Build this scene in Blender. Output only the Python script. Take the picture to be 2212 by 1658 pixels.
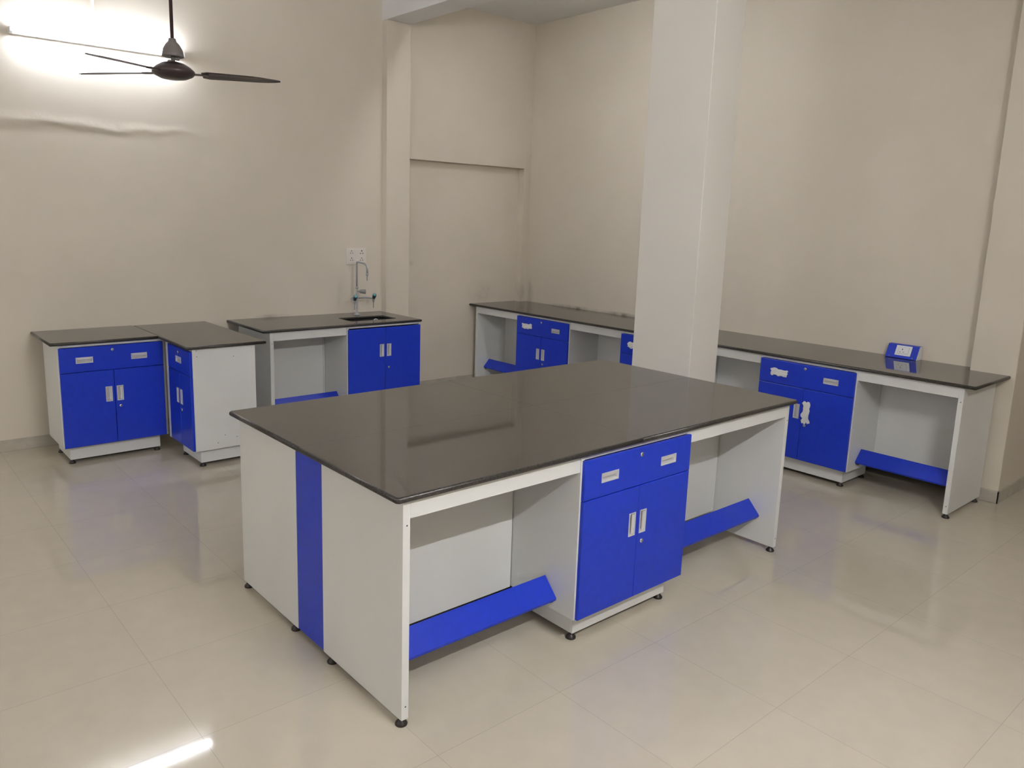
import bpy, bmesh, math, random
from mathutils import Vector, Matrix

for o in list(bpy.data.objects):
    bpy.data.objects.remove(o)
scene = bpy.context.scene
COL = scene.collection
PI = math.pi

# ------------------------------------------------------------------ camera
camd = bpy.data.cameras.new('camera')
cam = bpy.data.objects.new('camera', camd); COL.objects.link(cam)
right = Vector((0.75830423, -0.65116749, 0.03091281))
up = Vector((0.09610436, 0.15856616, 0.98266002))
fwd = Vector((0.64477798, 0.7421844, -0.18282143))
m = Matrix((right, up, -fwd)).transposed().to_4x4()
m.translation = Vector((-1.38882, -2.11508, 1.84896))
cam.matrix_world = m
camd.sensor_fit = 'HORIZONTAL'; camd.sensor_width = 36
camd.lens = 1682.784 / 2212 * 36
camd.shift_x = 22.786 / 2212
camd.shift_y = -46.632 / 2212
camd.clip_start = 0.05
scene.camera = cam

# ------------------------------------------------------------------ world and exposure
w = bpy.data.worlds.new('world'); scene.world = w; w.use_nodes = True
w.node_tree.nodes['Background'].inputs[0].default_value = (0.9, 0.95, 1.0, 1)
w.node_tree.nodes['Background'].inputs[1].default_value = 0.02
scene.view_settings.view_transform = 'Standard'
scene.view_settings.look = 'None'
scene.view_settings.gamma = 1
scene.view_settings.use_curve_mapping = False
scene.view_settings.exposure = 2.0
scene.cycles.use_denoising = True
scene.cycles.max_bounces = 10
scene.cycles.diffuse_bounces = 6
scene.cycles.sample_clamp_indirect = 6

TUBES = {'a': 18.5, 'b': 134.0, 'c': 52.0, 'd': 62.0, 'e': 6.0, 'f': 25.0}        # emission of the fluorescent tubes (a and b room lamps, the others added fill)

# ------------------------------------------------------------------ materials
def new_mat(name, col, rough=0.5, metal=0.0, ior=1.5, coat=0.0, spec=0.5):
    mt = bpy.data.materials.new(name); mt.use_nodes = True
    b = mt.node_tree.nodes['Principled BSDF']
    b.inputs['Base Color'].default_value = (*col, 1)
    b.inputs['Roughness'].default_value = rough
    b.inputs['Metallic'].default_value = metal
    b.inputs['IOR'].default_value = ior
    b.inputs['Coat Weight'].default_value = coat
    b.inputs['Specular IOR Level'].default_value = spec
    return mt

def nodes_of(mt):
    nt = mt.node_tree
    return nt, nt.nodes['Principled BSDF']

def N(nt, t, **kw):
    n = nt.nodes.new(t)
    for k, v in kw.items():
        setattr(n, k, v)
    return n

def math_node(nt, op, a, b=None, c=None, clamp=False):
    n = N(nt, 'ShaderNodeMath', operation=op, use_clamp=clamp)
    for i, v in enumerate((a, b, c)):
        if v is None: continue
        if isinstance(v, (int, float)): n.inputs[i].default_value = v
        else: nt.links.new(v, n.inputs[i])
    return n.outputs[0]

def mottle(mt, c1, c2, scale=3.0, detail=6.0, fine=None, bump=0.0, bump_scale=200.0, lo=0.35, hi=0.65):
    """mix two colours by noise in object space; optional fine bump"""
    nt, b = nodes_of(mt)
    tc = N(nt, 'ShaderNodeTexCoord')
    no = N(nt, 'ShaderNodeTexNoise'); no.inputs['Scale'].default_value = scale; no.inputs['Detail'].default_value = detail
    nt.links.new(tc.outputs['Object'], no.inputs['Vector'])
    r = N(nt, 'ShaderNodeValToRGB')
    r.color_ramp.elements[0].position = lo; r.color_ramp.elements[0].color = (*c1, 1)
    r.color_ramp.elements[1].position = hi; r.color_ramp.elements[1].color = (*c2, 1)
    nt.links.new(no.outputs['Fac'], r.inputs[0])
    nt.links.new(r.outputs[0], b.inputs['Base Color'])
    if bump:
        n2 = N(nt, 'ShaderNodeTexNoise'); n2.inputs['Scale'].default_value = bump_scale; n2.inputs['Detail'].default_value = 3
        nt.links.new(tc.outputs['Object'], n2.inputs['Vector'])
        bp = N(nt, 'ShaderNodeBump'); bp.inputs['Strength'].default_value = bump; bp.inputs['Distance'].default_value = 0.002
        nt.links.new(n2.outputs['Fac'], bp.inputs['Height'])
        nt.links.new(bp.outputs[0], b.inputs['Normal'])
    return r.outputs[0], tc

WALL = (0.66, 0.605, 0.515)
WALL2 = (0.69, 0.635, 0.545)

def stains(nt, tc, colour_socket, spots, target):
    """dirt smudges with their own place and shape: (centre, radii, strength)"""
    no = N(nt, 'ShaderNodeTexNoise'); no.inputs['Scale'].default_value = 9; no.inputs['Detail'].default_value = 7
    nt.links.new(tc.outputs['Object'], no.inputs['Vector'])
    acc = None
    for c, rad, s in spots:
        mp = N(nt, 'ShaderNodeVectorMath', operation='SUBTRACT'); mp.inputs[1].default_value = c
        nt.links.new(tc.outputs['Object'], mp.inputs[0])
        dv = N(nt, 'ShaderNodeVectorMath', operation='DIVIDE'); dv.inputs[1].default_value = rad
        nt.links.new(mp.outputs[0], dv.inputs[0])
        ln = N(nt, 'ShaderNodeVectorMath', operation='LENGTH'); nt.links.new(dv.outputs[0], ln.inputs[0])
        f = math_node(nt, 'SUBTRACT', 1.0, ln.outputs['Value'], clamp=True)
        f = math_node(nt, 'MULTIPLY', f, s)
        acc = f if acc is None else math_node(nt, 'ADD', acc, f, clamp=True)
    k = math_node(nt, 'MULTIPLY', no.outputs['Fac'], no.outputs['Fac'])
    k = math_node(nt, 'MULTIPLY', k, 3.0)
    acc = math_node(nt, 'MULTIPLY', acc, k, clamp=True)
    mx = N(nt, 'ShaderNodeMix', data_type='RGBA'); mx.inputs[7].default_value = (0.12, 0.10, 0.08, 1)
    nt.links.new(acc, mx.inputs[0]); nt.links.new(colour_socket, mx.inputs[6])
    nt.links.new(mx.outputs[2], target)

def wall_material(name, spots=None, ridge=False):
    mt = new_mat(name, WALL, 0.62, spec=0.35)
    out, tc = mottle(mt, WALL, WALL2, scale=1.3, detail=5, bump=0.10, bump_scale=120)
    nt, b = nodes_of(mt)
    if spots: stains(nt, tc, out, spots, b.inputs['Base Color'])
    if ridge:   # an uneven plaster joint running along the wall under the tube light
        sep = N(nt, 'ShaderNodeSeparateXYZ'); nt.links.new(tc.outputs['Object'], sep.inputs[0])
        n1 = N(nt, 'ShaderNodeTexNoise'); n1.inputs['Scale'].default_value = 4.0; n1.inputs['Detail'].default_value = 5
        nt.links.new(tc.outputs['Object'], n1.inputs['Vector'])
        wob = math_node(nt, 'MULTIPLY_ADD', n1.outputs['Fac'], 0.12, -0.06)
        z = math_node(nt, 'ADD', sep.outputs['Z'], wob)
        z = math_node(nt, 'SUBTRACT', z, 2.435)
        z = math_node(nt, 'DIVIDE', z, 0.035)
        z2 = math_node(nt, 'MULTIPLY', z, z)
        g = math_node(nt, 'EXPONENT', math_node(nt, 'MULTIPLY', z2, -1.0))
        fx = math_node(nt, 'MULTIPLY_ADD', sep.outputs['X'], -1.6, 2.1, clamp=True)
        g = math_node(nt, 'MULTIPLY', g, fx)
        n3 = N(nt, 'ShaderNodeTexNoise'); n3.inputs['Scale'].default_value = 1.8; n3.inputs['Detail'].default_value = 3
        nt.links.new(tc.outputs['Object'], n3.inputs['Vector'])
        g = math_node(nt, 'ADD', g, math_node(nt, 'MULTIPLY', n3.outputs['Fac'], 1.1))
        bp = N(nt, 'ShaderNodeBump'); bp.inputs['Strength'].default_value = 1.0; bp.inputs['Distance'].default_value = 0.0055
        old = b.inputs['Normal'].links[0].from_socket
        nt.links.new(g, bp.inputs['Height']); nt.links.new(old, bp.inputs['Normal'])
        nt.links.new(bp.outputs[0], b.inputs['Normal'])
    return mt

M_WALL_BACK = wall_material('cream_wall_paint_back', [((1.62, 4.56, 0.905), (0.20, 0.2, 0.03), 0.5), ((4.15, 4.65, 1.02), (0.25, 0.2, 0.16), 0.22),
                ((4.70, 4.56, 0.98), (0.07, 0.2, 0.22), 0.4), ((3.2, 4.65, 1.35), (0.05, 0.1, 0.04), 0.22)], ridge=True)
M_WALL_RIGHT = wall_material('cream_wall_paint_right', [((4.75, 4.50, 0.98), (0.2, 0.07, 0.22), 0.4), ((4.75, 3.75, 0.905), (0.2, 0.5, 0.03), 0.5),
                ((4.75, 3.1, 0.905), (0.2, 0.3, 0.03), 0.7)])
M_WALL = wall_material('cream_wall_paint')
M_PILLAR = wall_material('cream_pillar_paint')
M_CEIL = new_mat('ceiling_paint', (0.72, 0.72, 0.72), 0.7); mottle(M_CEIL, (0.70, 0.70, 0.70), (0.75, 0.75, 0.75), 1.5)

# floor: 600 mm polished vitrified tiles
M_FLOOR = new_mat('polished_vitrified_tiles', (0.54, 0.49, 0.41), 0.05, ior=1.55)
def build_floor_material():
    nt, b = nodes_of(M_FLOOR)
    out, tc = mottle(M_FLOOR, (0.525, 0.480, 0.390), (0.550, 0.503, 0.410), scale=9, detail=9, lo=0.3, hi=0.7)
    sep = N(nt, 'ShaderNodeSeparateXYZ'); nt.links.new(tc.outputs['Object'], sep.inputs[0])
    def joint(sock, off, size):
        a = math_node(nt, 'ADD', sock, -off + 60 * size)
        a = math_node(nt, 'DIVIDE', a, size)
        fr = math_node(nt, 'FRACT', a)
        d = math_node(nt, 'MINIMUM', fr, math_node(nt, 'SUBTRACT', 1.0, fr))
        d = math_node(nt, 'MULTIPLY', d, size)
        return math_node(nt, 'LESS_THAN', d, 0.0011), math_node(nt, 'FLOOR', a)
    jx, ix = joint(sep.outputs['X'], -0.537, 0.599)
    jy, iy = joint(sep.outputs['Y'], 0.424, 0.597)
    j = math_node(nt, 'MAXIMUM', jx, jy)
    # every tile a touch different
    cmb = N(nt, 'ShaderNodeCombineXYZ'); nt.links.new(ix, cmb.inputs[0]); nt.links.new(iy, cmb.inputs[1])
    wn = N(nt, 'ShaderNodeTexWhiteNoise', noise_dimensions='3D'); nt.links.new(cmb.outputs[0], wn.inputs['Vector'])
    hsv = N(nt, 'ShaderNodeHueSaturation')
    nt.links.new(math_node(nt, 'MULTIPLY_ADD', wn.outputs['Value'], 0.025, 0.987), hsv.inputs['Value'])
    nt.links.new(out, hsv.inputs['Color'])
    mx = N(nt, 'ShaderNodeMix', data_type='RGBA'); mx.inputs[7].default_value = (0.27, 0.235, 0.185, 1)
    nt.links.new(math_node(nt, 'MULTIPLY', j, 0.45), mx.inputs[0]); nt.links.new(hsv.outputs[0], mx.inputs[6])
    nt.links.new(mx.outputs[2], b.inputs['Base Color'])
    # tiny tilt of every tile
    ns = N(nt, 'ShaderNodeTexNoise'); ns.inputs['Scale'].default_value = 2.2; ns.inputs['Detail'].default_value = 2
    nt.links.new(tc.outputs['Object'], ns.inputs['Vector'])
    bp = N(nt, 'ShaderNodeBump'); bp.inputs['Strength'].default_value = 0.12; bp.inputs['Distance'].default_value = 0.004
    nt.links.new(ns.outputs['Fac'], bp.inputs['Height']); nt.links.new(bp.outputs[0], b.inputs['Normal'])
build_floor_material()

# granite: near-black speckled stone, polished
M_GRANITE = new_mat('polished_black_granite', (0.06, 0.055, 0.05), 0.045, ior=2.0)
def build_granite():
    nt, b = nodes_of(M_GRANITE)
    tc = N(nt, 'ShaderNodeTexCoord')
    v = N(nt, 'ShaderNodeTexVoronoi'); v.inputs['Scale'].default_value = 260
    nt.links.new(tc.outputs['Object'], v.inputs['Vector'])
    n1 = N(nt, 'ShaderNodeTexNoise'); n1.inputs['Scale'].default_value = 90; n1.inputs['Detail'].default_value = 6
    nt.links.new(tc.outputs['Object'], n1.inputs['Vector'])
    f = math_node(nt, 'MULTIPLY', n1.outputs['Fac'], math_node(nt, 'ADD', v.outputs['Distance'], 0.35))
    r = N(nt, 'ShaderNodeValToRGB')
    r.color_ramp.elements[0].position = 0.22; r.color_ramp.elements[0].color = (0.008, 0.007, 0.006, 1)
    r.color_ramp.elements[1].position = 0.55; r.color_ramp.elements[1].color = (0.060, 0.054, 0.047, 1)
    nt.links.new(f, r.inputs[0]); nt.links.new(r.outputs[0], b.inputs['Base Color'])
build_granite()
M_GRANITE_EDGE = new_mat('granite_rounded_edge', (0.03, 0.028, 0.026), 0.30, ior=1.5)
mottle(M_GRANITE_EDGE, (0.010, 0.009, 0.008), (0.055, 0.050, 0.043), scale=110, detail=4, bump=0.5, bump_scale=90)
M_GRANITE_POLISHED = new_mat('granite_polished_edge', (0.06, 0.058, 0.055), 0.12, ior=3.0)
M_LAM = new_mat('white_laminate', (0.71, 0.73, 0.73), 0.38)
mottle(M_LAM, (0.70, 0.715, 0.705), (0.73, 0.745, 0.735), scale=2.0)
M_LAM_EDGE = new_mat('white_edge_band', (0.76, 0.79, 0.81), 0.35)
M_BLUE = new_mat('glossy_blue_laminate', (0.010, 0.033, 0.50), 0.34, spec=0.4)
mottle(M_BLUE, (0.009, 0.037, 0.49), (0.011, 0.041, 0.54), scale=30)
M_BLACK = new_mat('black_plastic', (0.018, 0.014, 0.013), 0.42)
M_ALU = new_mat('brushed_aluminium', (0.70, 0.71, 0.74), 0.38, metal=0.35)
M_ALU_IN = new_mat('aluminium_recess', (0.60, 0.60, 0.62), 0.45, metal=0.25)
M_CHROME = new_mat('chrome', (0.75, 0.75, 0.78), 0.15, metal=0.9)
M_SLOT = new_mat('dark_slot', (0.03, 0.03, 0.03), 0.6)
M_FILM = new_mat('wrinkled_white_film', (0.74, 0.75, 0.77), 0.45)
M_SINK = new_mat('black_polypropylene', (0.009, 0.009, 0.009), 0.5)
M_TAP = new_mat('grey_epoxy_pipe', (0.36, 0.37, 0.38), 0.35)
M_TAPDK = new_mat('grey_knob', (0.28, 0.28, 0.28), 0.5)
M_TEAL_D = new_mat('dark_teal_knob', (0.02, 0.06, 0.085), 0.4)
M_TEAL = new_mat('light_teal_cap', (0.13, 0.42, 0.48), 0.4)
M_PLATE = new_mat('white_switch_plastic', (0.74, 0.695, 0.645), 0.35)
M_PLATE_W = new_mat('bright_white_plastic', (0.78, 0.80, 0.82), 0.35)
M_FAN = new_mat('brown_painted_metal', (0.045, 0.030, 0.028), 0.35)
M_FAN_ROD = new_mat('maroon_rod', (0.045, 0.018, 0.022), 0.4)
M_FAN_CUP = new_mat('greyish_canopy', (0.17, 0.155, 0.145), 0.45)
M_FIX = new_mat('white_batten', (0.75, 0.75, 0.75), 0.4)
M_PIPE = new_mat('cream_pvc_conduit', (0.70, 0.63, 0.53), 0.4)
M_RED = new_mat('red_wire', (0.55, 0.05, 0.04), 0.5)
M_SKIRT = new_mat('skirting_tile', (0.47, 0.435, 0.37), 0.12)
mottle(M_SKIRT, (0.44, 0.41, 0.35), (0.50, 0.465, 0.40), scale=12)
def emit_mat(name, col, s):
    mt = bpy.data.materials.new(name); mt.use_nodes = True
    nt = mt.node_tree; nt.nodes.clear()
    e = nt.nodes.new('ShaderNodeEmission'); e.inputs[0].default_value = (*col, 1); e.inputs[1].default_value = s
    o = nt.nodes.new('ShaderNodeOutputMaterial'); nt.links.new(e.outputs[0], o.inputs[0])
    return mt
M_TUBE = {k: emit_mat('lit_fluorescent_tube_' + k, (0.93, 0.97, 1.08) if k in 'ad' else (0.98, 0.975, 0.99), v) for k, v in TUBES.items()}

# ------------------------------------------------------------------ helpers
def thing(name, label, cat, loc=(0, 0, 0), rot=0.0, group=None):
    o = bpy.data.objects.new(name, None); COL.objects.link(o)
    o.empty_display_size = 0.1
    o.location = loc; o.rotation_euler = (0, 0, rot)
    o['label'] = label; o['category'] = cat
    if group: o['group'] = group
    return o

def obj(name, bm, mats, parent=None, label=None, smooth=False, loc=None):
    bmesh.ops.recalc_face_normals(bm, faces=bm.faces)
    me = bpy.data.meshes.new(name); bm.to_mesh(me); bm.free()
    for mt in (mats if isinstance(mats, (list, tuple)) else [mats]): me.materials.append(mt)
    if smooth:
        for p in me.polygons: p.use_smooth = True
    o = bpy.data.objects.new(name, me); COL.objects.link(o)
    if parent: o.parent = parent
    if loc: o.location = loc
    if label: o['label'] = label
    return o

def struct(name, bm, mats):
    o = obj(name, bm, mats); o['kind'] = 'structure'; return o

def box(bm, x0, x1, y0, y1, z0, z1, bev=0.0, mi=0, segs=1):
    t = bmesh.new()
    vs = [t.verts.new((x, y, z)) for x in (x0, x1) for y in (y0, y1) for z in (z0, z1)]
    for f in ((0, 1, 3, 2), (4, 6, 7, 5), (0, 4, 5, 1), (2, 3, 7, 6), (0, 2, 6, 4), (1, 5, 7, 3)):
        t.faces.new([vs[i] for i in f])
    if bev: bmesh.ops.bevel(t, geom=t.edges[:], offset=bev, segments=segs, profile=0.5, affect='EDGES')
    merge(bm, t, mi)

def merge(bm, t, mi=0):
    mp = {}
    for v in t.verts: mp[v] = bm.verts.new(v.co)
    for f in t.faces:
        try: nf = bm.faces.new([mp[v] for v in f.verts])
        except ValueError: continue
        nf.material_index = mi if mi is not None else f.material_index
        nf.smooth = f.smooth
    t.free()

def B(*a, **k):
    bm = bmesh.new(); box(bm, *a, **k); return bm

def lathe(bm, prof, c=(0, 0, 0), n=24, axis=None, mi=0, smooth=True):
    """prof: list of (r, h) along axis (default +Z) from point c"""
    ax = Vector(axis or (0, 0, 1)).normalized()
    rot = ax.to_track_quat('Z', 'Y').to_matrix()
    rings = []
    for r, h in prof:
        if r < 1e-6: rings.append([bm.verts.new(Vector(c) + rot @ Vector((0, 0, h)))])
        else: rings.append([bm.verts.new(Vector(c) + rot @ Vector((r * math.cos(2 * PI * i / n), r * math.sin(2 * PI * i / n), h))) for i in range(n)])
    fs = []
    for a, b in zip(rings, rings[1:]):
        for i in range(n):
            j = (i + 1) % n
            if len(a) == 1 and len(b) == 1: continue
            if len(a) == 1: fs.append(bm.faces.new((a[0], b[i], b[j])))
            elif len(b) == 1: fs.append(bm.faces.new((a[i], a[j], b[0])))
            else: fs.append(bm.faces.new((a[i], a[j], b[j], b[i])))
    for ring, flip in ((rings[0], True), (rings[-1], False)):
        if len(ring) > 1: fs.append(bm.faces.new(ring))
    for f in fs: f.material_index = mi; f.smooth = smooth and len(f.verts) <= 4

def tube(bm, pts, r, n=12, mi=0):
    pts = [Vector(p) for p in pts]
    rings = []
    prev = None
    for i, p in enumerate(pts):
        if i == 0: t = pts[1] - p
        elif i == len(pts) - 1: t = p - pts[i - 1]
        else: t = (pts[i + 1] - p).normalized() + (p - pts[i - 1]).normalized()
        t.normalize()
        if prev is None:
            a = Vector((0, 0, 1)) if abs(t.z) < 0.9 else Vector((1, 0, 0))
            u = t.cross(a).normalized()
        else:
            u = (prev - t * prev.dot(t)).normalized()
        prev = u
        v = t.cross(u)
        rr = r[i] if isinstance(r, (list, tuple)) else r
        rings.append([bm.verts.new(p + u * rr * math.cos(2 * PI * k / n) + v * rr * math.sin(2 * PI * k / n)) for k in range(n)])
    for a, b in zip(rings, rings[1:]):
        for i in range(n):
            f = bm.faces.new((a[i], a[(i + 1) % n], b[(i + 1) % n], b[i])); f.smooth = True; f.material_index = mi
    for ring in (rings[0], rings[-1]):
        f = bm.faces.new(ring); f.material_index = mi

def arc(p0, p1, p2, n=8):
    """quadratic curve"""
    p0, p1, p2 = map(Vector, (p0, p1, p2))
    return [(1 - t) ** 2 * p0 + 2 * t * (1 - t) * p1 + t * t * p2 for t in [i / n for i in range(n + 1)]]

def prism_x(bm, prof, x0, x1, mi=0):
    """profile in (y, z) extruded along x"""
    a = [bm.verts.new((x0, y, z)) for y, z in prof]; b = [bm.verts.new((x1, y, z)) for y, z in prof]
    n = len(prof)
    for i in range(n):
        f = bm.faces.new((a[i], a[(i + 1) % n], b[(i + 1) % n], b[i])); f.material_index = mi
    bm.faces.new(a).material_index = mi; bm.faces.new(b[::-1]).material_index = mi

def panel_holes(bm, x0, x1, z0, z1, yf, yb, holes, bev=0.003, mi=0):
    """vertical panel facing -y between yf (front) and yb (back) with rectangular holes; softened outer front rim"""
    xs = sorted({x0 + bev, x1 - bev} | {h[0] for h in holes} | {h[1] for h in holes})
    zs = sorted({z0 + bev, z1 - bev} | {h[2] for h in holes} | {h[3] for h in holes})
    V = {}
    def v(x, y, z):
        k = (round(x, 6), round(y, 6), round(z, 6))
        if k not in V: V[k] = bm.verts.new((x, y, z))
        return V[k]
    def face(*p):
        f = bm.faces.new([v(*q) for q in p]); f.material_index = mi
    for i in range(len(xs) - 1):
        for j in range(len(zs) - 1):
            a, b, c, d = xs[i], xs[i + 1], zs[j], zs[j + 1]
            cx, cz = (a + b) / 2, (c + d) / 2
            if any(h[0] < cx < h[1] and h[2] < cz < h[3] for h in holes): continue
            face((a, yf, c), (b, yf, c), (b, yf, d), (a, yf, d))
    ym = yf + bev
    a, b, c, d = x0, x1, z0, z1
    # bevel strips need the grid subdivisions: build per segment
    for i in range(len(xs) - 1):
        p, q = xs[i], xs[i + 1]
        P = a if i == 0 else p; Q = b if i == len(xs) - 2 else q
        face((p, yf, c + bev), (q, yf, c + bev), (Q, ym, c), (P, ym, c)); face((p, yf, d - bev), (q, yf, d - bev), (Q, ym, d), (P, ym, d))
        face((P, ym, c), (Q, ym, c), (Q, yb, c), (P, yb, c)); face((P, ym, d), (Q, ym, d), (Q, yb, d), (P, yb, d))
    for j in range(len(zs) - 1):
        p, q = zs[j], zs[j + 1]
        P = c if j == 0 else p; Q = d if j == len(zs) - 2 else q
        face((a + bev, yf, p), (a + bev, yf, q), (a, ym, Q), (a, ym, P)); face((b - bev, yf, p), (b - bev, yf, q), (b, ym, Q), (b, ym, P))
        face((a, ym, P), (a, ym, Q), (a, yb, Q), (a, yb, P)); face((b, ym, P), (b, ym, Q), (b, yb, Q), (b, yb, P))
    for h in holes:
        a, b, c, d = h
        face((a, yf, c), (b, yf, c), (b, yb, c), (a, yb, c)); face((a, yf, d), (b, yf, d), (b, yb, d), (a, yb, d))
        face((a, yf, c), (a, yf, d), (a, yb, d), (a, yb, c)); face((b, yf, c), (b, yf, d), (b, yb, d), (b, yb, c))

def handle_bm(x0, x1, z0, z1, yf, horizontal):
    """flush recessed pull: raised rim, dished pocket with a curved finger lip"""
    bm = bmesh.new()
    r = 0.0035
    def ring(o, y, mi=0):
        return [(x0 + o, y, z0 + o), (x1 - o, y, z0 + o), (x1 - o, y, z1 - o), (x0 + o, y, z1 - o)]
    loops = [ring(-r, yf), ring(-r, yf - 0.0022), ring(0.002, yf - 0.0022), ring(0.004, yf + 0.004), ring(0.007, yf + 0.013)]
    vs = [[bm.verts.new(p) for p in l] for l in loops]
    for k, (a, b) in enumerate(zip(vs, vs[1:])):
        for i in range(4):
            f = bm.faces.new((a[i], a[(i + 1) % 4], b[(i + 1) % 4], b[i])); f.material_index = 0 if k < 3 else 1
    bm.faces.new(vs[-1]).material_index = 1
    # finger lip over half of the pocket
    prof = [(0.000, 0.001), (0.002, 0.0035), (0.0055, 0.006)]
    if horizontal:
        zc = (z0 + z1) / 2
        pts = [(zc + 0.001, yf + 0.006), (zc + 0.002, yf + 0.0015), (zc + 0.008, yf - 0.001), (z1 - 0.003, yf - 0.0005)]
        a = [bm.verts.new((x0 + 0.006, y, z)) for z, y in pts]; b = [bm.verts.new((x1 - 0.006, y, z)) for z, y in pts]
    else:
        xc = (x0 + x1) / 2
        pts = [(xc + 0.001, yf + 0.006), (xc + 0.002, yf + 0.0015), (xc + 0.008, yf - 0.001), (x1 - 0.003, yf - 0.0005)]
        a = [bm.verts.new((x, y, z0 + 0.006)) for x, y in pts]; b = [bm.verts.new((x, y, z1 - 0.006)) for x, y in pts]
    for i in range(3):
        f = bm.faces.new((a[i], a[i + 1], b[i + 1], b[i])); f.material_index = 0
    return bm

def lock_bm(x, z, yf):
    bm = bmesh.new()
    lathe(bm, [(0.0, 0.0), (0.0105, 0.0), (0.0105, 0.003), (0.009, 0.0055), (0.0, 0.0055)], (x, yf + 0.0005, z), 20, (0, -1, 0), 0)
    box(bm, x - 0.0013, x + 0.0013, yf - 0.0062, yf - 0.005, z - 0.0055, z + 0.0055, mi=1)
    return bm

def film_bm(x0, x1, z0, z1, yf, seed):
    """torn protective film left over a handle: jagged outline, slightly crumpled"""
    rnd = random.Random(seed)
    bm = bmesh.new()
    nx, nz = 9, 6
    if (z1 - z0) > (x1 - x0): nx, nz = 6, 10
    g = []
    for i in range(nx + 1):
        row = []
        for j in range(nz + 1):
            x = x0 + (x1 - x0) * i / nx; z = z0 + (z1 - z0) * j / nz
            e = (i in (0, nx)) + (j in (0, nz))
            x += rnd.uniform(-1, 1) * (0.010 if i in (0, nx) else 0.003)
            z += rnd.uniform(-1, 1) * (0.008 if j in (0, nz) else 0.003)
            row.append(bm.verts.new((x, yf - 0.004 - rnd.random() * 0.004 * (0 if e else 1), z)))
        g.append(row)
    for i in range(nx):
        for j in range(nz):
            bm.faces.new((g[i][j], g[i + 1][j], g[i + 1][j + 1], g[i][j + 1]))
    # a little thickness
    ret = bmesh.ops.extrude_face_region(bm, geom=bm.faces[:])
    for v in [e for e in ret['geom'] if isinstance(e, bmesh.types.BMVert)]: v.co.y += 0.0008
    return bm

def foot_bm(x, y, h=0.03):
    bm = bmesh.new()
    lathe(bm, [(0.0, 0.0), (0.0225, 0.0), (0.0235, 0.004), (0.022, 0.009), (0.014, 0.018), (0.010, 0.024), (0.009, h + 0.001), (0, h + 0.001)], (x, y, 0), 20)
    return bm

def screws(pts, axis, parent):
    """recessed dark screw heads: pts on the face, axis = outward direction"""
    for p in pts:
        bm = bmesh.new()
        lathe(bm, [(0, 0), (0.0032, 0), (0.0026, 0.0008), (0, 0.0008)], p, 10, axis)
        obj('screw_head', bm, M_SLOT, parent)

# standard dimensions of the furniture system (local frame: x along the front, y into the depth from the slab's front edge)
H = 0.90; SLAB_T = 0.023; ZU = H - SLAB_T          # underside of stone
FRONT = 0.026; APRON_Z = 0.805; PTH = 0.031; BACK = 0.435

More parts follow.
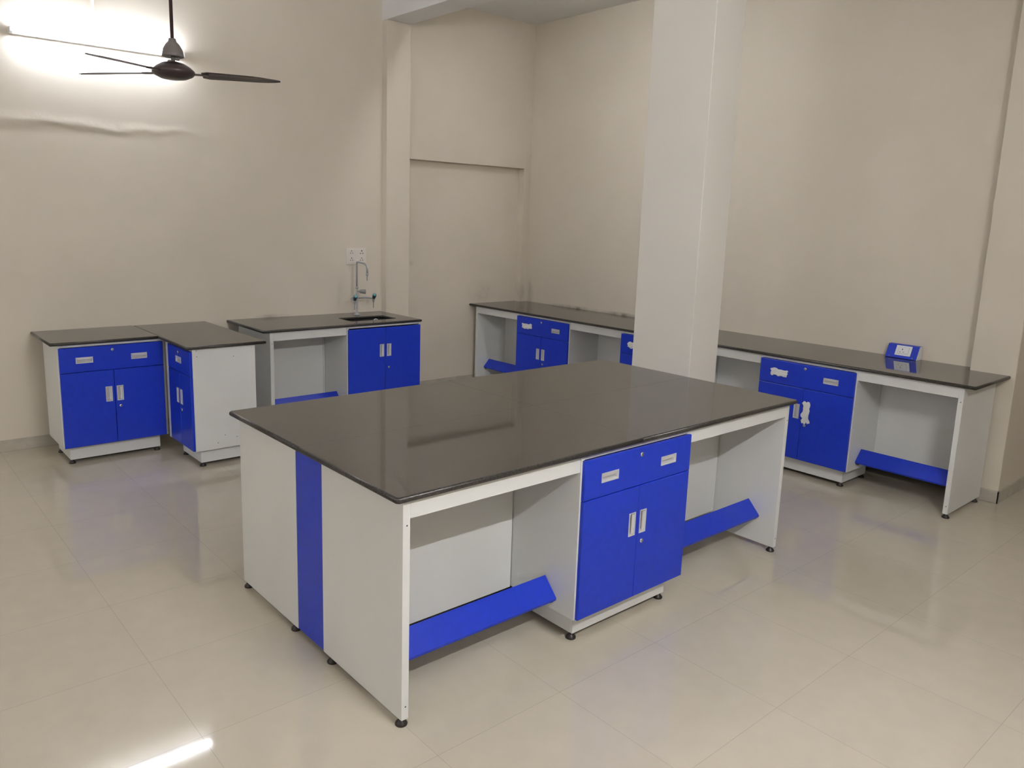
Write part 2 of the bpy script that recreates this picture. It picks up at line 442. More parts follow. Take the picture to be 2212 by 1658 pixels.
def base_cabinet(loc, rot, W, label, drawer=True, pulls=2, depth=0.45, films=(), film_seed=1, plinth_in=0.05, mr=0.008, group='blue laboratory base cabinets', low=False):
    t = thing('base_cabinet', label, 'cabinet', loc, rot, group)
    zb = 0.131; th = 0.018; y0, y1 = 0.022, 0.022 + depth
    bm = bmesh.new()
    box(bm, 0, th, y0, y1, zb, ZU, 0.001); box(bm, W - th, W, y0, y1, zb, ZU, 0.001)
    box(bm, th, W - th, y0 + 0.001, y1, zb + 0.0005, zb + th)
    if not low: box(bm, th, W - th, y0 + 0.001, y1, ZU - th, ZU - 0.0005)
    else:
        box(bm, th, W - th, y0 + 0.001, y0 + 0.08, ZU - th, ZU - 0.0005)
    box(bm, th, W - th, y1 - 0.006, y1, zb + th, ZU - th)
    obj('carcass', bm, M_LAM, t)
    # plinth with its levelling feet
    px0, px1, py0, py1 = plinth_in, W - plinth_in, 0.072, y1 - 0.03
    bm = bmesh.new()
    box(bm, px0, px1, py0, py0 + 0.018, 0.030, zb, 0.001); box(bm, px0, px1, py1 - 0.018, py1, 0.030, zb, 0.001)
    box(bm, px0, px0 + 0.018, py0 + 0.018, py1 - 0.018, 0.030, zb); box(bm, px1 - 0.018, px1, py0 + 0.018, py1 - 0.018, 0.030, zb)
    obj('plinth', bm, M_LAM, t)
    for x in (px0 + 0.012, px1 - 0.02):
        for y in (py0 + 0.018, py1 - 0.02):
            obj('levelling_foot', foot_bm(x, y), M_BLACK, t)
    yf, yb = 0.004, 0.0215
    dx0, dx1 = 0.008, W - mr
    zt = 0.856 if drawer else 0.850
    zs = 0.678
    xc = (dx0 + dx1) / 2
    if drawer:
        if pulls == 2: hs = [(dx0 + 0.107, dx0 + 0.211, 0.746, 0.782), (dx1 - 0.223, dx1 - 0.119, 0.746, 0.782)]
        else: hs = [(xc - 0.052, xc + 0.052, 0.752, 0.790)]
        bm = bmesh.new(); panel_holes(bm, dx0, dx1, zs + 0.0015, zt, yf, yb, hs)
        d = obj('drawer', bm, M_BLUE, t)
        for i, h in enumerate(hs):
            obj('handle', handle_bm(*h, yf, True), [M_ALU, M_ALU_IN], d)
            if ('drawer', i) in films:
                obj('protective_film', film_bm(h[0] - 0.018, h[1] + 0.022, h[2] - 0.006, h[3] + 0.008, yf, film_seed + i), M_FILM, d, 'torn white protective film')
        obj('lock', lock_bm(xc - 0.003, 0.825, yf), [M_CHROME, M_SLOT], d)
        dt = zs - 0.0015; hz0, hz1, lz = 0.449, 0.553, 0.405
    else:
        dt = zt; hz0, hz1, lz = 0.592, 0.698, 0.487
    for s in (0, 1):
        if s == 0: a, b, h = dx0, xc - 0.0012, (xc - 0.060, xc - 0.022, hz0, hz1)
        else: a, b, h = xc + 0.0012, dx1, (xc + 0.015, xc + 0.053, hz0, hz1)
        bm = bmesh.new(); panel_holes(bm, a, b, 0.135, dt, yf, yb, [h])
        d = obj('door', bm, M_BLUE, t)
        obj('handle', handle_bm(*h, yf, False), [M_ALU, M_ALU_IN], d)
        if ('door', s) in films:
            obj('protective_film', film_bm(h[0] - 0.008, h[1] + 0.010, h[2] - 0.024, h[3] + 0.030, yf, film_seed + 7), M_FILM, d, 'torn white protective film')
        if s == 1: obj('lock', lock_bm(xc + 0.033, lz, yf), [M_CHROME, M_SLOT], d)
    return t

def end_panel(t, x0, depth=0.59, th=PTH, y0=FRONT):
    p = obj('end_panel', B(x0, x0 + th, y0, y0 + depth, 0.030, ZU - 0.0005, 0.0012), M_LAM, t)
    screws([(x0 + th * 0.55, y0, 0.782), (x0 + th * 0.55, y0, 0.082)], (0, -1, 0), p)
    for y in (y0 + 0.024, y0 + depth - 0.05):
        obj('levelling_foot', foot_bm(x0 + th * 0.5, y), M_BLACK, t)
    return p

def bay(t, x0, x1, gap=0.004, rest=True, rest_z=0.0, trim=False):
    """knee space between x0 and x1: apron, modesty panel and sloped footrest"""
    obj('apron', B(x0, x1, FRONT + 0.0005, FRONT + 0.019, APRON_Z, ZU - 0.0005, 0.001), M_LAM, t)
    bm = bmesh.new(); box(bm, x0 + 0.001, x1 - gap, BACK, BACK + 0.018, 0.128, ZU - 0.001, 0.001)
    obj('back_panel', bm, M_LAM, t)
    if rest:
        bm = bmesh.new()
        yt, zt_, yb_, zb_ = 0.206, 0.276 + rest_z, 0.130, 0.194 + rest_z
        th = 0.014
        nx, nz = (zt_ - zb_), -(yt - yb_)
        L = math.hypot(nx, nz); nx, nz = nx / L, nz / L       # into the board, away from its upper face
        prof = [(yt, zt_), (yb_, zb_), (yb_ + 0.003, zb_ - 0.012), (yb_ + nx * th + 0.006, zb_ + nz * th), (yt + nx * th, zt_ + nz * th)]
        prism_x(bm, prof, x0 + 0.002, x1 - 0.001)
        f = obj('footrest', bm, M_BLUE, t)
        for xx in (x0 + 0.003, x1 - 0.021):
            obj('bracket', B(xx, xx + 0.018, yb_ + 0.016, yb_ + 0.032, zb_ - 0.024, zb_ - 0.006), M_BLACK, f)

def stone(name_parent, outline, holes=(), label=None, exposed=lambda a, b: True, name='slab', origin=(0, 0), parent=None, r=0.009):
    """stone slab from an outline; the exposed edges get a bullnose"""
    bm = bmesh.new()
    def loop(pts):
        vs = [bm.verts.new((x - origin[0], y - origin[1], H)) for x, y in pts]
        return vs, [bm.edges.new((vs[i], vs[(i + 1) % len(vs)])) for i in range(len(vs))]
    vo, eo = loop(outline)
    es = list(eo); hv = []
    for h in holes:
        v, e = loop(h); es += e; hv.append(v)
    if holes:
        bmesh.ops.triangle_fill(bm, use_beauty=True, use_dissolve=False, edges=es)
    else:
        bm.faces.new(vo)
    ret = bmesh.ops.extrude_face_region(bm, geom=bm.faces[:])
    for v in [g for g in ret['geom'] if isinstance(g, bmesh.types.BMVert)]: v.co.z -= SLAB_T
    bm.normal_update()
    sel = []
    def onseg(p, a, b):
        ax, ay = a[0] - origin[0], a[1] - origin[1]; bx, by = b[0] - origin[0], b[1] - origin[1]
        L = math.hypot(bx - ax, by - ay)
        d = abs((bx - ax) * (p.y - ay) - (by - ay) * (p.x - ax)) / L
        t = ((p.x - ax) * (bx - ax) + (p.y - ay) * (by - ay)) / L / L
        return d < 1e-5 and -1e-4 < t < 1 + 1e-4
    n = len(outline)
    for e in bm.edges:
        if abs(e.verts[0].co.z - e.verts[1].co.z) > 1e-6: continue
        for i in range(n):
            a, b = outline[i], outline[(i + 1) % n]
            if exposed(a, b) and all(onseg(v.co, a, b) for v in e.verts):
                sel.append(e); break
    bmesh.ops.bevel(bm, geom=sel, offset=r, segments=4, profile=0.5, affect='EDGES', clamp_overlap=True)
    bm.normal_update()
    for f in bm.faces:
        if abs(f.normal.z) < 0.995:
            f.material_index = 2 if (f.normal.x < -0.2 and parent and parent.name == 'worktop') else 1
            f.smooth = len(f.verts) == 4
    o = obj(name, bm, [M_GRANITE, M_GRANITE_EDGE, M_GRANITE_POLISHED], parent)
    return o

# ------------------------------------------------------------------ room shell
def yw(x): return 4.57 - 0.0246 * (x + 0.5)          # the back wall left of the pilaster is not quite square to the room
YW = 4.56; XR = 4.755; ZC = 3.93; YS = -2.78; XW = -7.0; XE = 8.0
bm = bmesh.new(); box(bm, XW - 0.2, XE + 0.2, YS - 0.2, YW + 0.4, -0.15, 0.0); struct('floor', bm, M_FLOOR)
bm = bmesh.new(); box(bm, XW - 0.2, XE + 0.2, YS - 0.2, YW + 0.4, ZC, ZC + 0.15); struct('ceiling', bm, M_CEIL)
bm = bmesh.new()
t_ = bmesh.new()                                          # plain wall left of the pilaster
q_ = [(XW, yw(XW)), (2.88, yw(2.88)), (2.88, YW + 0.3), (XW, YW + 0.3)]
lo = [t_.verts.new((x, y, 0)) for x, y in q_]; hi = [t_.verts.new((x, y, ZC)) for x, y in q_]
t_.faces.new(lo); t_.faces.new(hi)
for k in range(4): t_.faces.new((lo[k], lo[(k + 1) % 4], hi[(k + 1) % 4], hi[k]))
merge(bm, t_)
box(bm, 2.88, 4.66, YW + 0.001, YW + 0.3, 2.395, ZC)      # over the walled-up opening
box(bm, 2.88, 4.66, 4.65, YW + 0.3, 0, 2.395)             # walled-up opening, set back
box(bm, 4.66, XR + 0.001, YW, YW + 0.3, 0, ZC)            # strip in the corner
struct('wall_back', bm, M_WALL_BACK)
bm = bmesh.new(); box(bm, 2.748, 3.015, 4.405, YW + 0.05, 0, 3.61, 0.002); struct('wall_pilaster', bm, M_PILLAR)
bm = bmesh.new()
box(bm, XR, XR + 0.25, -0.30, YW + 0.3, 0, ZC)
struct('wall_right', bm, M_WALL_RIGHT)
bm = bmesh.new()
box(bm, 4.625, XE, -0.488, -0.205, 0, ZC, 0.004)          # pier and the return wall running off to the right
struct('wall_return', bm, M_WALL)
bm = bmesh.new(); box(bm, XW, XE, YS - 0.2, YS, 0, ZC); struct('wall_front', bm, M_WALL)
bm = bmesh.new(); box(bm, XW - 0.2, XW, YS - 0.2, YW + 0.3, 0, ZC); struct('wall_left', bm, M_WALL)
bm = bmesh.new(); box(bm, XE, XE + 0.2, YS - 0.2, YW + 0.3, 0, ZC); struct('wall_far_right', bm, M_WALL)
M_COL = new_mat('off_white_pillar_paint', (0.64, 0.60, 0.545), 0.6, spec=0.35)
mottle(M_COL, (0.69, 0.665, 0.62), (0.72, 0.695, 0.65), 1.2, bump=0.08)
bm = bmesh.new(); box(bm, 2.748, 3.045, 0.805, 1.280, 0, 3.61, 0.003); struct('wall_pillar', bm, M_COL)
bm = bmesh.new(); box(bm, 2.748, 3.015, YS, YW + 0.02, 3.612, ZC + 0.01, 0.002); struct('ceiling_beam', bm, M_CEIL)
# skirting
def skirt(name, *a):
    struct(name, B(*a, bev=0.0015), M_SKIRT)
L_ = 9.75
bb = B(-L_, 0, -0.010, 0.001, 0, 0.088, bev=0.0015)
bmesh.ops.transform(bb, matrix=Matrix.Translation((2.745, yw(2.745), 0)) @ Matrix.Rotation(-0.0246, 4, 'Z'), verts=bb.verts)
struct('baseboard_back', bb, M_SKIRT)
skirt('baseboard_niche', 3.02, 4.655, 4.640, 4.651, 0, 0.088)
skirt('baseboard_pilaster', 2.740, 3.023, 4.395, 4.4055, 0, 0.088)
skirt('baseboard_right', XR - 0.010, XR + 0.001, -0.20, 4.55, 0, 0.088)
skirt('baseboard_pier', 4.615, 4.626, -0.498, -0.20, 0, 0.088)
skirt('baseboard_return', 4.615, XE, -0.498, -0.4875, 0, 0.088)

# ------------------------------------------------------------------ island
LX, LY = 2.655, 1.465
SX, SY = 1.305, 0.735
wt = thing('worktop', 'large dark granite worktop of the freestanding island, made of four joined slabs', 'worktop', (0, 0, 0), group='dark granite worktops')
G = 0.0006
for (x0, x1) in ((0, SX - G), (SX + G, LX)):
    for (y0, y1) in ((0, SY - G), (SY + G, LY)):
        out = [(x0, y0), (x1, y0), (x1, y1), (x0, y1)]
        def ex(a, b):
            if a[0] == b[0]: return a[0] in (0, LX)
            return a[1] in (0, LY)
        # small rounding of the outer corner
        pts = []
        for (x, y) in out:
            if x in (0, LX) and y in (0, LY):
                c = 0.012; sx = 1 if x == 0 else -1; sy = 1 if y == 0 else -1
                two = [(x, y + sy * c), (x + sx * c, y)]
                # order so the outline stays counter-clockwise
                if (x == 0) == (y == 0): pts += two
                else: pts += two[::-1]
            else: pts.append((x, y))
        def ex2(a, b):
            if a[0] == b[0] and a[0] not in (0, LX): return False
            if a[1] == b[1] and a[1] not in (0, LY): return False
            return True
        stone(None, pts, exposed=ex2, parent=wt)
bench = thing('lab_bench', 'white freestanding island bench with blue footrests and a blue strip on its end', 'bench', (0, 0, 0), group='white bench frames')
def flip_pt(o):
    o.location = (LX, LY, 0); o.rotation_euler = (0, 0, PI)
CX0, CX1 = 0.929, 1.683
before = set(COL.objects)
end_panel(bench, 0.042); end_panel(bench, LX - 0.042 - PTH)
bay(bench, 0.042 + PTH, CX0); bay(bench, CX1, LX - 0.042 - PTH)
near = [o for o in COL.objects if o not in before]
before = set(COL.objects)
end_panel(bench, 0.042); end_panel(bench, LX - 0.042 - PTH)
bay(bench, 0.042 + PTH, CX0); bay(bench, CX1, LX - 0.042 - PTH)
for o in [o for o in COL.objects if o not in before]:
    if o.parent == bench: flip_pt(o)
for x0 in (0.0445, LX - 0.0445 - 0.018):
    obj('filler_panel', B(x0, x0 + 0.018, 0.6165, LY - 0.6165, 0.032, ZU - 0.001), M_BLUE, bench, 'blue vertical strip between the two white end panels')
base_cabinet((CX0, 0, 0), 0, CX1 - CX0, 'blue two-door cabinet with a drawer, built into the near side of the island')
base_cabinet((LX - CX0, LY, 0), PI, CX1 - CX0, 'blue cabinet on the far side of the island, turned away')

# ------------------------------------------------------------------ sink bench against the back wall
SBX, SBY = 1.200, 3.780
sx0, sx1, sy0, sy1 = 2.095, 2.575, 3.935, 4.205
def rounded(x0, x1, y0, y1, r, n=5):
    p = []
    for cx, cy, a0 in ((x1 - r, y1 - r, 0), (x0 + r, y1 - r, 90), (x0 + r, y0 + r, 180), (x1 - r, y0 + r, 270)):
        for i in range(n + 1):
            a = math.radians(a0 + 90 * i / n); p.append((cx + r * math.cos(a), cy + r * math.sin(a)))
    return p
hole = rounded(sx0, sx1, sy0, sy1, 0.035)
wt2 = thing('worktop', 'dark granite worktop with a black sink cut into it, against the back wall', 'worktop', (SBX, SBY, 0), group='dark granite worktops')
stone(None, [(SBX, SBY), (2.742, SBY), (2.742, yw(2.742) - 0.002), (SBX, yw(SBX) - 0.004)], [hole], origin=(SBX, SBY), parent=wt2,
      exposed=lambda a, b: not (a[1] > 4.4 and b[1] > 4.4))
sb = thing('lab_bench', 'white bench frame under the sink worktop with an open knee space', 'bench', (SBX, SBY, 0), group='white bench frames')
end_panel(sb, 0.070, depth=0.63); bay(sb, 0.101, 0.768, gap=0.010)
obj('joint_strip', B(0.759, 0.767, BACK - 0.007, BACK - 0.0005, 0.15, ZU - 0.01), M_LAM_EDGE, sb)
base_cabinet((SBX + 0.770, SBY, 0), 0, 0.768, 'plain blue two-door cabinet below the sink', drawer=False, low=True)
# basin
def basin():
    bm = bmesh.new()
    ox, oy = (sx0 + sx1) / 2, (sy0 + sy1) / 2
    loops = []
    for grow, z, r in ((0.014, ZU - 0.0005, 0.045), (0.001, ZU - 0.0005, 0.036), (-0.004, 0.80, 0.036), (-0.018, 0.66, 0.04), (-0.05, 0.645, 0.03)):
        loops.append([bm.verts.new((x - ox, y - oy, z)) for x, y in rounded(sx0 - grow, sx1 + grow, sy0 - grow, sy1 + grow, r)])
    for a, b in zip(loops, loops[1:]):
        n = len(a)
        for i in range(n):
            f = bm.faces.new((a[i], a[(i + 1) % n], b[(i + 1) % n], b[i])); f.smooth = True
    bm.faces.new(loops[-1])
    ret = bmesh.ops.solidify(bm, geom=bm.faces[:], thickness=0.003)
    return bm, (ox, oy, 0)
bm, oc = basin()
sink = thing('sink', 'black rectangular drop-in sink in the granite worktop', 'sink', oc)
obj('basin', bm, M_SINK, sink)
bm = bmesh.new(); lathe(bm, [(0, 0), (0.035, 0), (0.035, 0.004), (0.02, 0.006), (0, 0.003)], (0.0, 0.0, 0.645), 24)
obj('drain', bm, M_CHROME, sink)
# loop of white hose standing in the sink
bm = bmesh.new()
tube(bm, [(0.060 * math.cos(a), 0.008 * math.sin(2 * a), 0.121 * math.sin(a)) for a in [2 * PI * i / 40 for i in range(41)]], 0.0042, 10)
ho = obj('hose', bm, M_PLATE_W, None, loc=(2.392, 4.02, 0.7745), smooth=True)
ho['label'] = 'thin white hose loop standing inside the black sink'; ho['category'] = 'hose'

# ------------------------------------------------------------------ laboratory faucet
fa = thing('faucet', 'tall grey laboratory faucet with a gooseneck and two teal-capped side taps', 'faucet', (2.380, 4.335, H))
bm = bmesh.new()
lathe(bm, [(0.0, 0.0), (0.034, 0.0), (0.034, 0.004), (0.014, 0.012), (0.0105, 0.02), (0.0105, 0.23), (0.0105, 0.25), (0, 0.25)], (0, 0, 0.0005), 24)
lathe(bm, [(0, 0.245), (0.0125, 0.245), (0.014, 0.255), (0.0125, 0.268), (0, 0.268)], (0, 0, 0), 20)
obj('stem', bm, M_TAP, fa)
bm = bmesh.new()
pts = [(0, 0, 0.266), (0, 0, 0.46)] + arc((0, 0, 0.475), (0, 0, 0.497), (0, -0.022, 0.497), 6) + [(0.004, -0.10, 0.493)] + arc((0.006, -0.125, 0.491), (0.008, -0.168, 0.485), (0.009, -0.172, 0.44), 8) + [(0.009, -0.172, 0.40)]
tube(bm, pts, 0.0088, 14)
obj('gooseneck', bm, M_TAP, fa)
bm = bmesh.new()
lathe(bm, [(0, 0), (0.0105, 0), (0.0125, -0.012), (0.0095, -0.022), (0.005, -0.026), (0.0042, -0.05), (0.0035, -0.068), (0, -0.068)], (0.009, -0.172, 0.404), 16)
obj('nozzle', bm, M_TAP, fa)
bm = bmesh.new(); tube(bm, [(0, 0, 0.497), (0, 0, 0.521)], 0.006, 10); obj('top_spigot', bm, M_PLATE, fa)
bm = bmesh.new()
ax = Vector((0.75, -0.66, 0.0))
lathe(bm, [(0, 0), (0.008, 0), (0.008, 0.020), (0.017, 0.022), (0.0195, 0.05), (0.022, 0.074), (0.015, 0.076), (0, 0.074)], (0.006, -0.006, 0.222), 18, ax)
obj('main_knob', bm, M_TAPDK, fa)
for side in (-1, 1):
    bm = bmesh.new()
    xe = -0.085 if side < 0 else 0.158
    ye = -0.105 if side < 0 else -0.04
    mid = (xe * 0.95, 0.0, 0.158)
    tube(bm, [(0, 0, 0.158)] + arc((xe * 0.55, 0, 0.160), mid, (xe, ye, 0.148), 8), 0.0085, 12)
    tp = Vector((xe, ye, 0.146))
    arm = obj('side_arm', bm, M_TAP, fa)
    bm = bmesh.new()
    lathe(bm, [(0, 0.018), (0.009, 0.018), (0.0115, 0.004), (0.0115, -0.016), (0.008, -0.028), (0.0045, -0.034), (0.004, -0.06), (0.0035, -0.084), (0, -0.084)], tp, 16)
    obj('side_nozzle', bm, M_TAP, arm)
    d = Vector((-0.22, -0.70, 0.68))
    bm = bmesh.new()
    lathe(bm, [(0, 0.0), (0.010, 0.0), (0.012, 0.012), (0.0165, 0.016), (0.0185, 0.058), (0.0175, 0.061), (0, 0.061)], tp + Vector((0, 0, 0.004)), 20, d, 0)
    lathe(bm, [(0, 0.0605), (0.0145, 0.0605), (0.0135, 0.0635), (0, 0.0635)], tp + Vector((0, 0, 0.004)), 20, d, 1)
    obj('teal_knob', bm, [M_TEAL_D, M_TEAL], arm, 'dark knob with a light teal cap')

# ------------------------------------------------------------------ wall socket above the sink
so = thing('wall_socket', 'white four-outlet socket plate on the wall above the faucet', 'socket', (2.468, yw(2.468), 1.44), -0.0246)
bm = bmesh.new()
box(bm, -0.105, 0.105, -0.008, -0.0002, -0.078, 0.078, 0.003, segs=2)
obj('face_plate', bm, M_PLATE, so)
bm = bmesh.new(); box(bm, -0.090, 0.090, -0.012, -0.007, -0.064, 0.064, 0.002)
obj('module_panel', bm, M_PLATE, so)
for cx in (-0.054, 0.054):
    for cz in (-0.032, 0.036):
        big = cx > 0 and cz > 0
        bm = bmesh.new()
        for (dx, dz, r) in ((0, 0.015, 0.0048), (-0.012, -0.008, 0.0038), (0.012, -0.008, 0.0038)):
            rr = r * (1.35 if big else 1)
            lathe(bm, [(0, 0), (rr, 0), (rr, 0.0008), (0, 0.0008)], (cx + dx, -0.0119, cz + dz), 10, (0, -1, 0))
            if not big and dz < 0: lathe(bm, [(0, 0), (rr * 0.8, 0), (rr * 0.8, 0.0008), (0, 0.0008)], (cx + dx * 0.75, -0.0119, cz + dz + 0.009), 10, (0, -1, 0))
        obj('outlet', bm, M_SLOT, so, 'dark pin holes of one outlet')
for cz in (0.0,):
    bm = bmesh.new(); box(bm, -0.014, 0.014, -0.0145, -0.011, -0.045, 0.048, 0.001); obj('rocker_switch', bm, M_PLATE, so)

# ------------------------------------------------------------------ the two cabinets on the left
c1 = base_cabinet((-0.236, 3.905, 0), 0, 0.722, 'blue cabinet with two doors and a wide drawer, leftmost, against the back wall', mr=0.018)
wt3 = thing('worktop', 'small dark granite worktop on the leftmost cabinet', 'worktop', (-0.282, 3.903, 0), group='dark granite worktops')
stone(None, [(-0.282, 3.903), (0.436, 3.903), (0.436, 4.545), (-0.282, 4.545)], origin=(-0.282, 3.903), parent=wt3,
      exposed=lambda a, b: not (a[1] == b[1] == 4.545) and not (a[0] == b[0] == 0.436))
# second one stands at right angles: local x -> -Y, local y -> +X
c2 = base_cabinet((0.465, 3.812, 0), -PI / 2, 0.474, 'narrow blue cabinet standing sideways, its white side panel facing the camera', pulls=1, depth=0.455)
obj('filler_strip', B(-0.046, -0.001, 0.008, 0.024, 0.131, ZU - 0.001, 0.001), M_LAM, c2)
screws([(0.4742, 0.022 + a, z) for a, z in ((0.028, 0.864), (0.030, 0.822), (0.293, 0.803), (0.211, 0.226), (0.300, 0.201), (0.159, 0.176))], (1, 0, 0), c2)
wt4 = thing('worktop', 'dark granite worktop projecting from the wall over the sideways narrow cabinet', 'worktop', (0.438, 3.312, 0), group='dark granite worktops')
stone(None, [(0.438, 3.312), (1.018, 3.312), (1.018, 4.530), (0.438, 4.530)], origin=(0.438, 3.312), parent=wt4,
      exposed=lambda a, b: not (a[1] == b[1] == 4.530))

# ------------------------------------------------------------------ long bench along the right wall
RX, RY0, RY1 = 3.980, -0.462, 4.640
wt5 = thing('worktop', 'long dark granite worktop running along the right wall behind the pillar', 'worktop', (RX, RY0, 0), group='dark granite worktops')
stone(None, [(RX, RY0), (4.616, RY0), (4.616, -0.198), (XR - 0.003, -0.198), (XR - 0.003, 4.553), (4.652, 4.553), (4.652, RY1), (RX, RY1)], origin=(RX, RY0), parent=wt5,
      exposed=lambda a, b: (a[0] == b[0] == RX) or (a[1] == b[1] == RY0))
rb = thing('lab_bench', 'long white bench frame with blue footrests along the right wall', 'bench', (RX, RY1, 0), -PI / 2, group='white bench frames')
def ly(y): return RY1 - y          # world Y -> local x
end_panel(rb, ly(4.551), depth=0.60); end_panel(rb, ly(-0.360), depth=0.58)
cabs = [(3.854, 3.095), (2.445, 1.692), (1.040, 0.288)]
edges = [ly(4.520)] + [ly(v) for c in cabs for v in c] + [ly(-0.360)]
for i in range(0, 8, 2):
    bay(rb, edges[i], edges[i + 1], gap=0.009)
# pale corner battens where the modesty panels meet the cabinets
for e in (edges[6],):
    obj('joint_strip', B(e + 0.001, e + 0.007, BACK - 0.006, BACK - 0.0005, 0.16, ZU - 0.02), M_LAM_EDGE, rb)
base_cabinet((RX, cabs[0][0], 0), -PI / 2, cabs[0][0] - cabs[0][1], 'blue two-door cabinet nearest the back corner under the long right-hand worktop', films=(('drawer', 0),), film_seed=11)
base_cabinet((RX, cabs[1][0], 0), -PI / 2, cabs[1][0] - cabs[1][1], 'blue cabinet mostly hidden behind the pillar under the long right-hand worktop', films=(('drawer', 0),), film_seed=23)
base_cabinet((RX, cabs[2][0], 0), -PI / 2, cabs[2][0] - cabs[2][1], 'blue cabinet right of the pillar with torn film on two handles', films=(('drawer', 0), ('door', 1)), film_seed=35)

# blue table-top power box
pb = thing('power_outlet_box', 'small blue sloped power outlet box with a white socket on the right-hand worktop', 'power box', (4.655, 0.395, H), -PI / 2)
bm = bmesh.new()
prof = [(0.0, 0.004), (0.045, 0.098), (0.052, 0.100), (0.092, 0.100), (0.092, 0.0015), (0.004, 0.0015)]
prism_x(bm, prof, 0.0015, 0.2265, 0)
obj('housing', bm, M_BLUE, pb)
bm = bmesh.new(); prism_x(bm, [(0.001, 0.0015), (0.046, 0.099), (0.0925, 0.1005), (0.0925, 0.001)], 0.2263, 0.2285, 0)
obj('end_cap', bm, M_LAM_EDGE, pb, 'white end cap')
# socket plate lying on the slope
sl = Vector((0, 0.045, 0.094)).normalized(); nrm = Vector((0, -sl.z, sl.y))
def slope_box(x0, x1, s0, s1, h0, h1):
    bm = bmesh.new()
    vs = []
    for x in (x0, x1):
        for s in (s0, s1):
            for h in (h0, h1):
                vs.append(bm.verts.new(Vector((x, 0, 0.004)) + sl * s + nrm * h))
    for f in ((0, 1, 3, 2), (4, 6, 7, 5), (0, 4, 5, 1), (2, 3, 7, 6), (0, 2, 6, 4), (1, 5, 7, 3)): bm.faces.new([vs[i] for i in f])
    return bm
sp = obj('socket_plate', slope_box(0.066, 0.178, 0.020, 0.098, 0.0003, 0.005), M_PLATE_W, pb, 'white socket plate')
bm = slope_box(0.084, 0.160, 0.034, 0.086, 0.0045, 0.0052)
obj('module_outline', bm, M_SLOT, sp)
obj('module_face', slope_box(0.0852, 0.1588, 0.0352, 0.0848, 0.0046, 0.0062), M_PLATE_W, sp)
bm = bmesh.new()
for (x, s, w_, h_) in ((0.113, 0.068, 0.003, 0.006), (0.100, 0.047, 0.004, 0.0022), (0.124, 0.047, 0.004, 0.0022)):
    merge(bm, slope_box(x - w_, x + w_, s - h_, s + h_, 0.006, 0.0066))
obj('pin_holes', bm, M_SLOT, sp)
for x in (0.030, 0.196):
    bm = bmesh.new(); lathe(bm, [(0, 0), (0.0042, 0), (0.0035, 0.002), (0, 0.0025)], Vector((x, 0, 0.004)) + sl * 0.010, 12, nrm)
    obj('screw_head', bm, M_CHROME, pb)

# ------------------------------------------------------------------ ceiling fan
fan = thing('ceiling_fan', 'dark brown three-blade ceiling fan hanging in front of the tube light', 'fan', (0.1866, 2.5717, 2.592))
bm = bmesh.new(); tube(bm, [(0, 0, 0.125), (0, 0, ZC - 2.592 - 0.03)], 0.0095, 12); obj('down_rod', bm, M_FAN_ROD, fan)
bm = bmesh.new(); lathe(bm, [(0, 0), (0.055, 0), (0.06, -0.02), (0.045, -0.06), (0.02, -0.09), (0, -0.09)], (0, 0, ZC - 2.592 - 0.0005), 24); obj('ceiling_canopy', bm, M_FAN_CUP, fan)
bm = bmesh.new(); lathe(bm, [(0, 0.175), (0.019, 0.175), (0.022, 0.16), (0.036, 0.145), (0.050, 0.120), (0.057, 0.095), (0.059, 0.080), (0.052, 0.078), (0, 0.085)], (0, 0, 0), 28); obj('lower_canopy', bm, M_FAN_CUP, fan)
bm = bmesh.new(); lathe(bm, [(0, 0.05), (0.011, 0.05), (0.011, 0.10), (0, 0.10)], (0, 0, 0), 12)
box(bm, -0.028, -0.008, -0.012, 0.012, 0.040, 0.060, 0.002); box(bm, 0.006, 0.034, -0.01, 0.012, 0.064, 0.078, 0.002); obj('hanger_clamp', bm, M_FAN_CUP, fan)
bm = bmesh.new(); lathe(bm, [(0, 0.052), (0.028, 0.052), (0.060, 0.044), (0.090, 0.026), (0.112, 0.006), (0.114, -0.008), (0.100, -0.022), (0.070, -0.036), (0.035, -0.042), (0, -0.043)], (0, 0, 0), 40); obj('motor_housing', bm, M_FAN, fan)
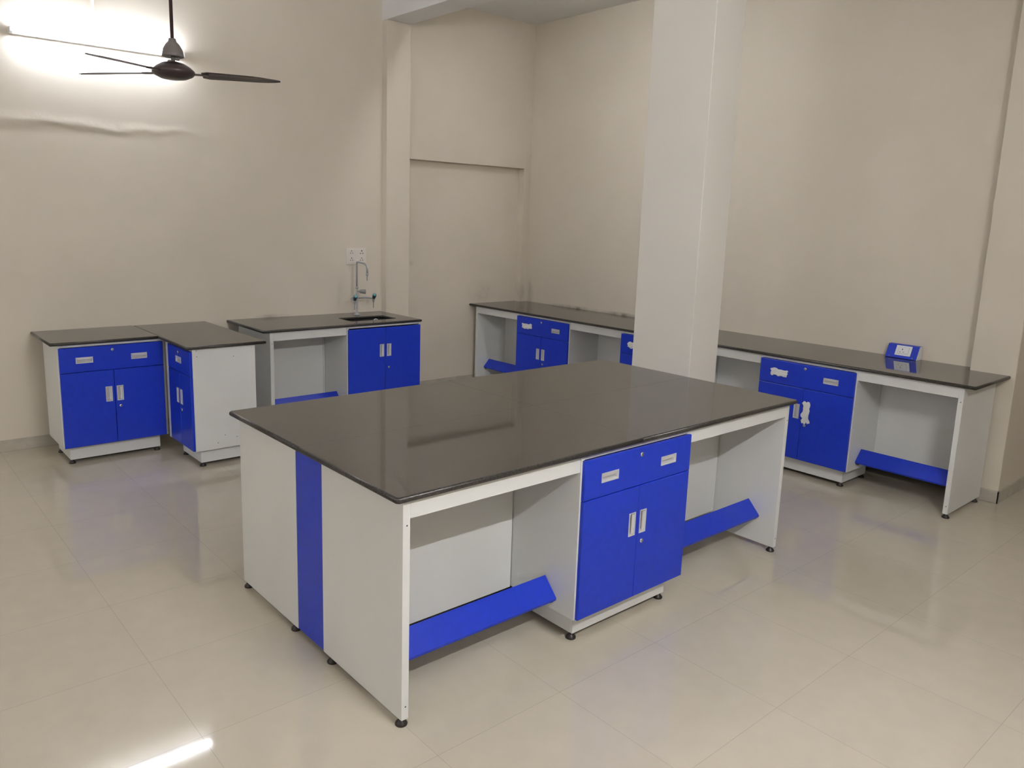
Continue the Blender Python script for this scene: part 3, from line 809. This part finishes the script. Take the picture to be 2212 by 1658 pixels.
def blade(ang, droop=0.0, L=0.575):
    bm = bmesh.new()
    n = 12
    top, bot = [], []
    for i in range(n + 1):
        s = i / n
        r = 0.150 + (L - 0.150) * s
        w0 = 0.062 - 0.010 * s
        if s < 0.08: w0 *= 0.7 + 0.3 * s / 0.08
        if s > 0.62: w0 *= math.sqrt(max(0.015, 1 - ((s - 0.62) / 0.38) ** 2 * 0.97))
        tw = -math.radians(9 - 3 * s)
        z = -0.010 - droop * s - 0.006 * s * s
        row_t = [bm.verts.new((r, w0 * k * math.cos(tw), z + w0 * k * math.sin(tw) + 0.0015 + 0.004 * (1 - k * k))) for k in (-1, -0.5, 0, 0.5, 1)]
        row_b = [bm.verts.new((r, w0 * k * math.cos(tw), z + w0 * k * math.sin(tw) + 0.004 * (1 - k * k) - 0.001)) for k in (-1, -0.5, 0, 0.5, 1)]
        top.append(row_t); bot.append(row_b)
    for i in range(n):
        for k in range(4):
            bm.faces.new((top[i][k], top[i + 1][k], top[i + 1][k + 1], top[i][k + 1])).smooth = True
            bm.faces.new((bot[i][k], bot[i][k + 1], bot[i + 1][k + 1], bot[i + 1][k])).smooth = True
        for k, kk in ((0, 0), (4, 4)):
            bm.faces.new((top[i][k], bot[i][k], bot[i + 1][k], top[i + 1][k]))
    bm.faces.new(top[0] + bot[0][::-1]); bm.faces.new(top[-1] + bot[-1][::-1])
    o = obj('blade', bm, M_FAN, fan); o.rotation_euler = (0, 0, ang)
    bm = bmesh.new()
    box(bm, 0.098, 0.185, -0.014, 0.014, -0.012, -0.004, 0.001)
    obj('blade_arm', bm, M_FAN, o)
BL = [-28, 131, 208]      # angles the photograph shows
for a in BL: blade(math.radians(a))

# ------------------------------------------------------------------ tube lights
def tube_light(x0, x1, y, z, side, label, k, wire=False):
    """wall-mounted fluorescent batten; side = +1 when the wall is on +y"""
    t = thing('tube_light', label, 'tube light', ((x0 + x1) / 2, y, z), group='fluorescent tube lights')
    h = (x1 - x0) / 2
    bm = bmesh.new(); box(bm, -h - 0.01, h + 0.01, side * 0.026 if side > 0 else -0.06, 0.0742 if side > 0 else -0.026, -0.020, 0.020, 0.002)
    obj('batten', bm, M_FIX, t)
    for s in (-1, 1):
        bm = bmesh.new(); box(bm, s * h - 0.012, s * h + 0.012, min(0, side * 0.03) - 0.012, max(0, side * 0.03) + 0.004, -0.018, 0.018, 0.002)
        obj('lamp_holder', bm, M_FIX, t)
    bm = bmesh.new(); tube(bm, [(-h + 0.010, 0, 0), (h - 0.010, 0, 0)], 0.017, 14)
    obj('fluorescent_tube', bm, M_TUBE[k], t, 'glowing white tube')
    if wire:
        bm = bmesh.new(); tube(bm, [(0.005, 0.03, 0.020), (0.03, 0.02, 0.040), (0.07, 0.02, 0.034), (0.10, 0.02, 0.043), (0.135, 0.02, 0.030), (0.118, 0.03, 0.019)], 0.0035, 8)
        obj('loose_wire', bm, M_RED, t, 'loose red wire')
    return t
a_ = tube_light(-0.262, 0.900, 4.475, 3.028, 1, 'glowing fluorescent tube light high on the back wall behind the fan', 'a', wire=True)
a_.rotation_euler = (0, 0, -0.0246)
tube_light(-0.25, 0.95, YS + 0.06, 3.08, -1, 'tube light on the front wall, behind the camera', 'b')
tube_light(-5.4, -4.2, YS + 0.06, 3.08, -1, 'added fill tube light on the front wall, far to the left of the camera', 'c')  # added fill from the left, no known lamp there
d_ = tube_light(-0.6, 0.6, 0, 0, -1, 'added fill tube light on the left wall, out of the picture', 'd')  # added unseen lamp, brightens faces turned towards the left wall
d_.location = (XW + 0.061, 1.4, 3.05); d_.rotation_euler = (0, 0, -PI / 2)
tube_light(4.9, 6.1, YS + 0.06, 3.08, -1, 'added fill tube light on the front wall, far to the right of the camera', 'e')  # weak extra fill added at the far right

f_ = tube_light(-0.6, 0.6, 0, 0, -1, 'added fill tube light on the hidden side of the ceiling beam', 'f')  # added lamp behind the beam, brightens the walled-up opening
f_.location = (3.076, 2.6, 3.74); f_.rotation_euler = (0, 0, PI / 2)

# conduit feeding the tube light
bm = bmesh.new(); tube(bm, [(0.283, yw(0.283) - 0.011, 3.052), (0.283, yw(0.283) - 0.011, ZC - 0.001)], 0.0105, 12)
o = obj('conduit_pipe', bm, M_PIPE); o['label'] = 'thin cream conduit pipe rising from the tube light to the ceiling'; o['category'] = 'conduit'
